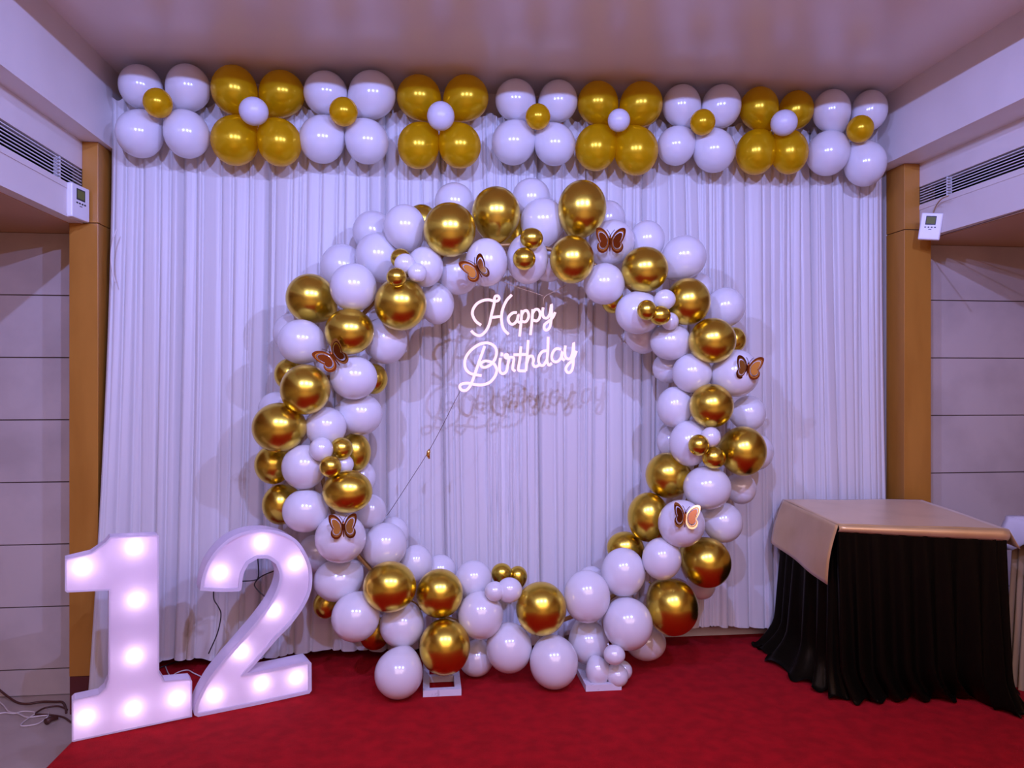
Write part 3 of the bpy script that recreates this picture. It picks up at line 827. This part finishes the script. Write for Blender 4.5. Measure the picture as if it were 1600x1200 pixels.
def numeral(name, outline, bulbs, pA, pB, depth, rim, recess, label, watts, sharp):
    A = at_z(*pA, STAGE); Bv = at_z(*pB, STAGE)
    t = (Bv - A); t.z = 0; t.normalize()
    n = Vector((t.y, -t.x, 0))                     # towards the hall
    if n.y > 0: n = -n
    def loc2(p):
        q = at_plane(*c5(*p), A, n); return Vector(((q - A).dot(t), max(q.z, STAGE + 0.001)))
    O = [loc2(p) for p in outline]
    if not sharp:
        # smooth only the curved stretches
        mm = len(O); corner = []
        for i in range(mm):
            e1 = (O[i] - O[i - 1]).normalized(); e2 = (O[(i + 1) % mm] - O[i]).normalized()
            if e1.dot(e2) < math.cos(math.radians(32)): corner.append(i)
        S = []
        for ci in range(len(corner)):
            i0, i1 = corner[ci], corner[(ci + 1) % len(corner)]
            idx = [i0]
            while idx[-1] != i1: idx.append((idx[-1] + 1) % mm)
            run = [Vector((O[i].x, O[i].y, 0)) for i in idx]
            S += run[:-1] if len(run) == 2 else catmull(run, 4)[:-1]
        O = [Vector((q.x, max(q.y, STAGE + 0.001))) for q in S]
    # orientation
    area = sum(O[i - 1].x * O[i].y - O[i].x * O[i - 1].y for i in range(len(O)))
    if area < 0: O = O[::-1]
    m = len(O)
    def inset(P, w_):
        out = []
        for i in range(m):
            a, b_, c = P[i - 1], P[i], P[(i + 1) % m]
            e1 = (b_ - a).normalized(); e2 = (c - b_).normalized()
            n1_ = Vector((-e1.y, e1.x)); n2_ = Vector((-e2.y, e2.x))
            nn = n1_ + n2_
            if nn.length < 1e-6: nn = n1_
            nn.normalize()
            k = 1.0 / max(0.55, nn.dot(n1_))
            out.append(b_ + nn * w_ * k)
        return out
    I = inset(O, rim)
    def W3(v, dpt): return A + t * v.x + Vector((0, 0, v.y - A.z)) - n * dpt
    base = A + t * (sum(v.x for v in O) / m)
    e = empty(name, Vector((base.x, base.y, STAGE)), label, 'marquee numeral', 'lit marquee numerals on the stage')
    bm = bmesh.new()
    of = [bm.verts.new(W3(v, 0)) for v in O]; ob = [bm.verts.new(W3(v, depth)) for v in O]
    inf = [bm.verts.new(W3(v, 0)) for v in I]; inb = [bm.verts.new(W3(v, depth - 0.006)) for v in I]
    for k in range(m):
        k2 = (k + 1) % m
        bm.faces.new((of[k2], of[k], ob[k], ob[k2]))
        bm.faces.new((of[k], of[k2], inf[k2], inf[k]))
        bm.faces.new((inf[k], inf[k2], inb[k2], inb[k]))
    bm.faces.new(ob); bm.faces.new(inb)
    bmesh.ops.recalc_face_normals(bm, faces=bm.faces[:])
    adopt(from_bm('case', bm, M_FOAM), e)
    bm = bmesh.new()
    bm.faces.new([bm.verts.new(W3(v, recess)) for v in inset(O, rim - 0.0005)])
    adopt(from_bm('front_panel', bm, M_DIFF), e)
    for bp in bulbs:
        q = loc2(bp)
        c = W3(q, recess + 0.031)
        me = bpy.data.meshes.new('bulb'); b2 = bmesh.new()
        bmesh.ops.create_uvsphere(b2, u_segments=10, v_segments=6, radius=0.011); b2.to_mesh(me); b2.free()
        o = link('bulb', me, M_PLASTIC, None, True)
        o.location = c - n * 0.016; adopt(o, e)
        l = bpy.data.lights.new('bulb_light', 'POINT'); l.energy = watts; l.color = (0.95, 0.80, 1.0); l.shadow_soft_size = 0.008
        lo = bpy.data.objects.new('bulb_light', l); COL.objects.link(lo); lo.location = c; adopt(lo, e)
    return e
numeral('marquee_numeral', ONE_O, ONE_B, (113, 1160), (300, 1122), 0.075, 0.006, 0.003, 'white light-up marquee numeral one on the edge of the red stage', 0.235, True)
numeral('marquee_numeral', TWO_O, TWO_B, (303, 1122), (487, 1085), 0.115, 0.014, 0.012, 'white light-up marquee numeral two beside the balloon ring', 0.235, False)

# ------------------------------------------------------------------ tables
TZ = CAMZ - 0.645
FLc, FRc = at_z(1310, 822, TZ), at_z(1576, 829, TZ)
BLc, BRc = at_y(1223, 778, 4.06), at_y(1438, 780, 3.98)
for q in (FLc, FRc, BLc, BRc): q.z = TZ
tb = empty('table', ((FLc + BRc) / 2 * 1.0).to_2d().to_3d() + Vector((0, 0, STAGE)), 'folding table hidden under the champagne cloth and black skirt', 'table')
cen = (FLc + FRc + BLc + BRc) / 4
def shrink(q, k): return cen + (q - cen) * k
bm = bmesh.new()
qs = [shrink(q, 0.97) for q in (FLc, FRc, BRc, BLc)]
lo = [bm.verts.new((q.x, q.y, TZ - 0.03)) for q in qs]; hi = [bm.verts.new((q.x, q.y, TZ - 0.004)) for q in qs]
bm.faces.new(lo[::-1]); bm.faces.new(hi)
for k in range(4): bm.faces.new((lo[k], lo[(k + 1) % 4], hi[(k + 1) % 4], hi[k]))
adopt(from_bm('table_top', bm, M_WOODP), tb)
for q in qs:
    q2 = cen + (q - cen) * 0.58
    adopt(tube('leg', [(q2.x, q2.y, STAGE), (q2.x, q2.y, TZ - 0.03)], 0.014, M_METALW, n=0), tb)
# black skirt
top_loop = [BLc, FLc, FRc, BRc]
bot_px = [(1170, 996), (1193, 1022), (1240, 1062), (1290, 1086), (1345, 1101), (1400, 1095), (1465, 1096), (1520, 1092), (1570, 1115), (1604, 1119)]
bot = [at_z(x, y, STAGE + 0.004) for x, y in bot_px]
for q in bot: q.y = min(q.y, 4.05)
bot += [Vector((2.72, 3.3, STAGE + 0.004)), Vector((2.82, 3.7, STAGE + 0.004)), Vector((2.86, 4.0, STAGE + 0.004)), Vector((2.6, 4.03, STAGE + 0.004)), Vector((2.2, 4.06, STAGE + 0.004))]
top_at = []
# matching points along the table edge
tp = [(BLc, FLc, t) for t in (0.0, 0.2, 0.5, 0.8)] + [(FLc, FRc, t) for t in (0.0, 0.2, 0.45, 0.68, 0.9)] + [(FRc, FRc, 0)] + \
     [(FRc, BRc, t) for t in (0.25, 0.65)] + [(BRc, BRc, 0)] + [(BRc, BLc, t) for t in (0.35, 0.75)]
top_at = [shrink(a.lerp(b_, t), 0.985) for a, b_, t in tp]
topS = []; botS = []
NS = 28
for i in range(len(top_at)):
    j = (i + 1) % len(top_at)
    for k in range(NS):
        topS.append(top_at[i].lerp(top_at[j], k / NS))
botS = catmull(bot, NS, True)
rg = random.Random(5)
NP = len(topS)
plw = []; acc = 0
phs = [0.0]
for i in range(NP):
    phs.append(phs[-1] + rg.uniform(0.22, 0.50))
kk = round(phs[-1] / (2 * math.pi)) * 2 * math.pi / phs[-1]
def skirt(u, v):
    i = int(round(u * NP)) % NP
    a, b_ = topS[i], botS[i]
    fl = 0.30 * v + 0.70 * sstep(0.72, 1.0, v) ** 1.5
    p = a.lerp(b_, fl)
    out = (p - cen); out.z = 0; out.normalize()
    amp = 0.006 + 0.022 * v
    p = p + out * amp * math.sin(phs[i] * kk) + out * 0.012 * v * math.sin(phs[i] * kk * 0.37 + 2)
    z = (TZ - 0.012) + (STAGE + 0.005 - TZ + 0.012) * min(1, v * 1.05)
    z += 0.012 * sstep(0.9, 1, v) * (1 + math.sin(phs[i] * 1.7))
    return (min(p.x, 2.9), min(p.y, 4.08), z)
tag(grid('table_skirt', skirt, NP, 26, M_BLACKCLOTH), 'pleated black satin skirt around the table reaching the red carpet', 'table skirt')
# champagne cloth: top, long drop on the numerals' side, tucked lip in front
tc_ = empty('tablecloth', cen - Vector((0, 0, 0.0)), 'champagne satin cloth draped over the black skirted table', 'tablecloth')
def ctop(u, v):
    a = BLc.lerp(BRc, u); b_ = FLc.lerp(FRc, u); p = a.lerp(b_, v)
    p.z = TZ + 0.004 + 0.0015 * math.sin(u * 11 + v * 7)
    return p
adopt(grid('top_sheet', ctop, 24, 24, M_GOLDCLOTH, thick=0.002), tc_)
leftdir = (BLc - BRc); leftdir.z = 0; leftdir.normalize()
frontdir = (FLc - BLc); frontdir.z = 0; frontdir.normalize()
BLd = at_y(1206, 849, 4.03); FLd = at_z(1292, 915, TZ - 0.28)
def cleft(u, v):
    a = BLc.lerp(FLc, u); b_ = BLd.lerp(FLd, u)
    p = a.lerp(b_, v)
    bul = math.sin(min(1, v * 1.6) * math.pi / 2)
    p = a + (b_ - a) * v + leftdir * 0.012 * math.sin(v * math.pi) + leftdir * 0.006 * v * math.sin(u * 9 + 1)
    p.z = TZ + 0.004 + (b_.z - TZ) * v
    return p
adopt(grid('side_drop', cleft, 24, 12, M_GOLDCLOTH, thick=0.002), tc_)
def cfront(u, v):
    a = FLc.lerp(FRc, u)
    drop = 0.030 + 0.026 * u * (1 - 0.25 * u)
    p = a + frontdir * (0.014 * math.sin(v * math.pi) - 0.006 * v)
    p.z = TZ + 0.004 - drop * v
    return p
adopt(grid('front_lip', cfront, 24, 6, M_GOLDCLOTH, thick=0.002), tc_)
def cright(u, v):
    a = FRc.lerp(BRc, u)
    p = a - leftdir * (0.05 * v) - Vector((0, 0, 0.0))
    p.z = TZ + 0.004 - 0.085 * v * (1 - 0.2 * u)
    return p
adopt(grid('side_drop', cright, 16, 6, M_GOLDCLOTH, thick=0.002), tc_)

# second table at the wall
T2 = empty('side_table', (3.3, 3.4, STAGE), 'table under a white cloth with cream skirt beside the tiled wall', 'table')
q0 = at_z(1572, 807, TZ + 0.0); q1 = Vector((q0.x - 0.02, q0.y - 0.55, TZ)); q2 = Vector((q0.x + 0.9, q0.y - 0.5, TZ)); q3 = Vector((q0.x + 0.9, q0.y + 0.02, TZ))
loop2 = [q0, q1, q2, q3]
def sk2(u, v):
    s = (u * 4) % 4; k = int(s) % 4; f_ = s - int(s)
    p = loop2[k].lerp(loop2[(k + 1) % 4], f_)
    c2 = (q0 + q2) / 2
    out = p - c2; out.z = 0; out.normalize()
    p = p - out * 0.03 + out * (0.03 * v + (0.004 + 0.012 * v) * math.sin(u * 300))
    p.z = TZ - 0.005 + (STAGE + 0.006 - TZ) * v
    return p
adopt(grid('skirt', sk2, 480, 8, M_CREAM), T2)
def tp2(u, v):
    p = q0.lerp(q3, u).lerp(q1.lerp(q2, u), v); p.z = TZ + 0.003; return p
tc2 = empty('tablecloth', q0, 'white cloth on the cream skirted table beside the tiled wall', 'tablecloth')
adopt(grid('top_sheet', tp2, 8, 8, M_WHITECLOTH, thick=0.002), tc2)
def dr2(u, v):
    a = q0.lerp(q1, u); p = a + Vector((-0.045 * math.sin(v * 1.5), 0, 0)); p.z = TZ + 0.003 - 0.12 * v - 0.03 * v * math.sin(u * 12); return p
adopt(grid('side_drop', dr2, 16, 6, M_WHITECLOTH, thick=0.002), tc2)
adopt(box('table_top', q0.x + 0.01, q0.x + 0.88, q0.y - 0.5, q0.y - 0.02, TZ - 0.03, TZ, M_WOODP), T2)
for lx in (q0.x + 0.08, q0.x + 0.8):
    for ly in (q0.y - 0.45, q0.y - 0.08):
        adopt(tube('leg', [(lx, ly, STAGE), (lx, ly, TZ - 0.03)], 0.014, M_METALW, n=0), T2)

# ------------------------------------------------------------------ thermostats
def thermostat(c, normal, up_tilt, w_, h_, d_, label, group):
    n = Vector(normal).normalized(); right = Vector((0, 0, 1)).cross(n).normalized(); up = n.cross(right)
    rot = Matrix.Rotation(up_tilt, 3, n); right = rot @ right; up = rot @ up
    Mx = Matrix.Identity(4)
    for i in range(3): Mx[i][0] = right[i]; Mx[i][1] = up[i]; Mx[i][2] = n[i]; Mx[i][3] = c[i]
    e = empty('thermostat', c, label, 'thermostat', group)
    def lb(name, x0, x1, y0, y1, z0, z1, mat, bev):
        bm = bmesh.new(); add_box(bm, x0, x1, y0, y1, z0, z1)
        if bev: bmesh.ops.bevel(bm, geom=bm.edges[:], offset=bev, segments=2, affect='EDGES', profile=0.5)
        bmesh.ops.transform(bm, matrix=Mx, verts=bm.verts[:])
        return adopt(from_bm(name, bm, mat), e)
    lb('case', -w_ / 2, w_ / 2, -h_ / 2, h_ / 2, 0, d_, M_PLASTIC, 0.006)
    fr_ = lb('display_frame', -w_ * 0.26, w_ * 0.22, h_ * 0.05, h_ * 0.38, d_, d_ + 0.0012, M_BLACK, 0)
    ds_ = lb('display', -w_ * 0.22, w_ * 0.18, h_ * 0.09, h_ * 0.34, d_ + 0.0012, d_ + 0.002, M_LCD, 0)
    ds_.parent = fr_; ds_.matrix_parent_inverse = Matrix.Identity(4)
    for k in range(4):
        x = -w_ * 0.27 + k * w_ * 0.15
        lb('button', x, x + w_ * 0.07, -h_ * 0.06, -h_ * 0.02, d_, d_ + 0.003, M_BLACK, 0)
    lb('logo_mark', -w_ * 0.08, w_ * 0.06, -h_ * 0.13, -h_ * 0.11, d_, d_ + 0.001, M_BLACK, 0)
thermostat(Vector((L_AC + 0.006, 3.965, 2.535)), (1, -0.12, 0), 0.0, 0.15, 0.165, 0.03, 'white thermostat on the bulkhead end above the pillar beside the numerals', 'thermostats on the bulkheads')
thermostat(Vector((R_AC - 0.036, 3.905, 2.505)), (-0.75, -1.0, 0), math.radians(-8), 0.105, 0.145, 0.03, 'white tilted thermostat with a cable at the pillar behind the black table', 'thermostats on the bulkheads')
tag(tube('thermostat_cable', [at_y(1456, 341, 3.93), at_y(1461, 325, 3.90), at_y(1470, 312, 3.82), at_y(1482, 306, 3.72)], 0.0035, M_GOLDWIRE), 'short pale cable rising from the tilted thermostat to the vent', 'cable')
tag(tube('bulkhead_cable', [at_y(1463, 371, 3.93), at_y(1480, 365, 3.85), at_y(1500, 359, 3.7), at_y(1530, 350, 3.5), at_y(1600, 328, 3.1)], 0.0025, M_BROWN), 'thin dark cable strung under the bulkhead edge from the tilted thermostat', 'cable')
tag(tube('pillar_cable', [at_y(182, 358, 4.03), at_y(176, 378, 4.03), at_y(173.5, 400, 4.03), at_y(175, 420, 4.03), at_y(180, 442, 4.03)], 0.003, M_WIREW), 'white cable bowing out beside the pillar next to the first curtain panel', 'cable')
wn = empty('wall_hook', at_y(1376, 313, 4.28), 'small metal hook on the white wall strip beside the last curtain panel', 'hook')
bm = bmesh.new(); add_tube(bm, [at_y(1376, 313, 4.30), at_y(1376, 313, 4.27)], 0.010, 10)
adopt(from_bm('plate', bm, M_METALW), wn)
bm = bmesh.new(); add_tube(bm, catmull([at_y(1376, 313, 4.27), at_y(1371, 318, 4.265), at_y(1367, 312, 4.265)], 5), 0.0025, 6)
adopt(from_bm('hook', bm, M_GOLDWIRE, None, True), wn)

# ------------------------------------------------------------------ cables on the floor and behind the numerals
def b7(x, y, z=0.006): return at_z(x / 7.06, 1030 + y / 7.06, z)
tag(tube('brown_cable', [b7(-60, 300, 0.10), b7(0, 345, 0.05), b7(110, 430, 0.02), b7(200, 480), b7(300, 492), b7(460, 470), b7(600, 470), b7(690, 475), b7(725, 540), b7(730, 590)], 0.006, M_BROWN), 'brown twisted cable along the tiled wall to the numeral one', 'cable')
tag(tube('brown_cable', [b7(740, 560), b7(690, 530), b7(620, 518), b7(500, 535), b7(420, 575), b7(393, 605), b7(450, 608), b7(560, 615), b7(700, 640), b7(790, 700)], 0.0045, M_BROWN), 'dark looped cable on the floor beside the numeral one', 'cable')
tag(tube('white_cable', [b7(-40, 605), b7(60, 590), b7(150, 600), b7(260, 575), b7(390, 590), b7(330, 640), b7(250, 700), b7(235, 735), b7(330, 730), b7(430, 705), b7(520, 640), b7(540, 590)], 0.0035, M_WIREW), 'white looped cable lying on the floor by the numeral one', 'cable')
tag(tube('white_cable', [b7(-20, 460), b7(40, 510), b7(100, 580), b7(200, 600), b7(300, 640), b7(450, 625), b7(520, 620)], 0.0035, M_WIREW), 'white straight cable lying on the floor by the tiled wall', 'cable')
bm = bmesh.new(); add_tube(bm, [b7(510, 690, 0.018), b7(560, 660, 0.02), b7(640, 640, 0.02)], lambda t: 0.016 - 0.006 * t, 10)
tag(from_bm('cable_plug', bm, M_BROWN, None, True), 'dark cable connector on the floor beside the numeral one', 'plug')
def c8(x, y, Y): return at_y(160 + x / 4.615, 820 + y / 4.615, Y)
tag(tube('black_wire', [c8(802, 470, 3.63), c8(805, 540, 3.72), c8(835, 590, 3.95), c8(855, 650, 3.95), c8(830, 780, 3.95), c8(765, 930, 3.95)], 0.003, M_BLACK), 'black wire hanging from the hook of the numeral two to the carpet', 'wire')
tag(tube('black_wire', [c8(1120, 225, 3.70), c8(1125, 370, 3.74), c8(1095, 400, 3.74), c8(990, 408, 3.69)], 0.003, M_BLACK), 'black wire behind the bowl of the numeral two', 'wire')
tag(tube('black_wire', [c8(1245, 330, 3.72), c8(1150, 370, 3.75), c8(1100, 420, 3.75), c8(1110, 460, 3.75), c8(1190, 535, 3.72)], 0.003, M_BLACK), 'curled black wire behind the bowl of the numeral two', 'wire')
tag(tube('black_wire', [at_z(250, 1043, 0.21), at_z(285, 1031, 0.212), at_z(325, 1021, 0.212), at_z(345, 1016, 0.212)], 0.003, M_BLACK), 'black wire lying along the curtain hem behind the numerals', 'wire')
tag(tube('white_cable', [at_z(262, 1064, 0.205), at_z(275, 1052, 0.207), at_z(292, 1047, 0.207), at_z(303, 1052, 0.207), at_z(316, 1058, 0.205)], 0.003, M_WIREW), 'white cable curling on the red carpet between the numerals', 'cable')
tag(tube('white_cable', [at_z(258, 1040, 0.205), at_z(263, 1052, 0.207), at_z(270, 1060, 0.205)], 0.0025, M_WIREW), 'short white cable end on the red carpet behind the numeral one', 'cable')
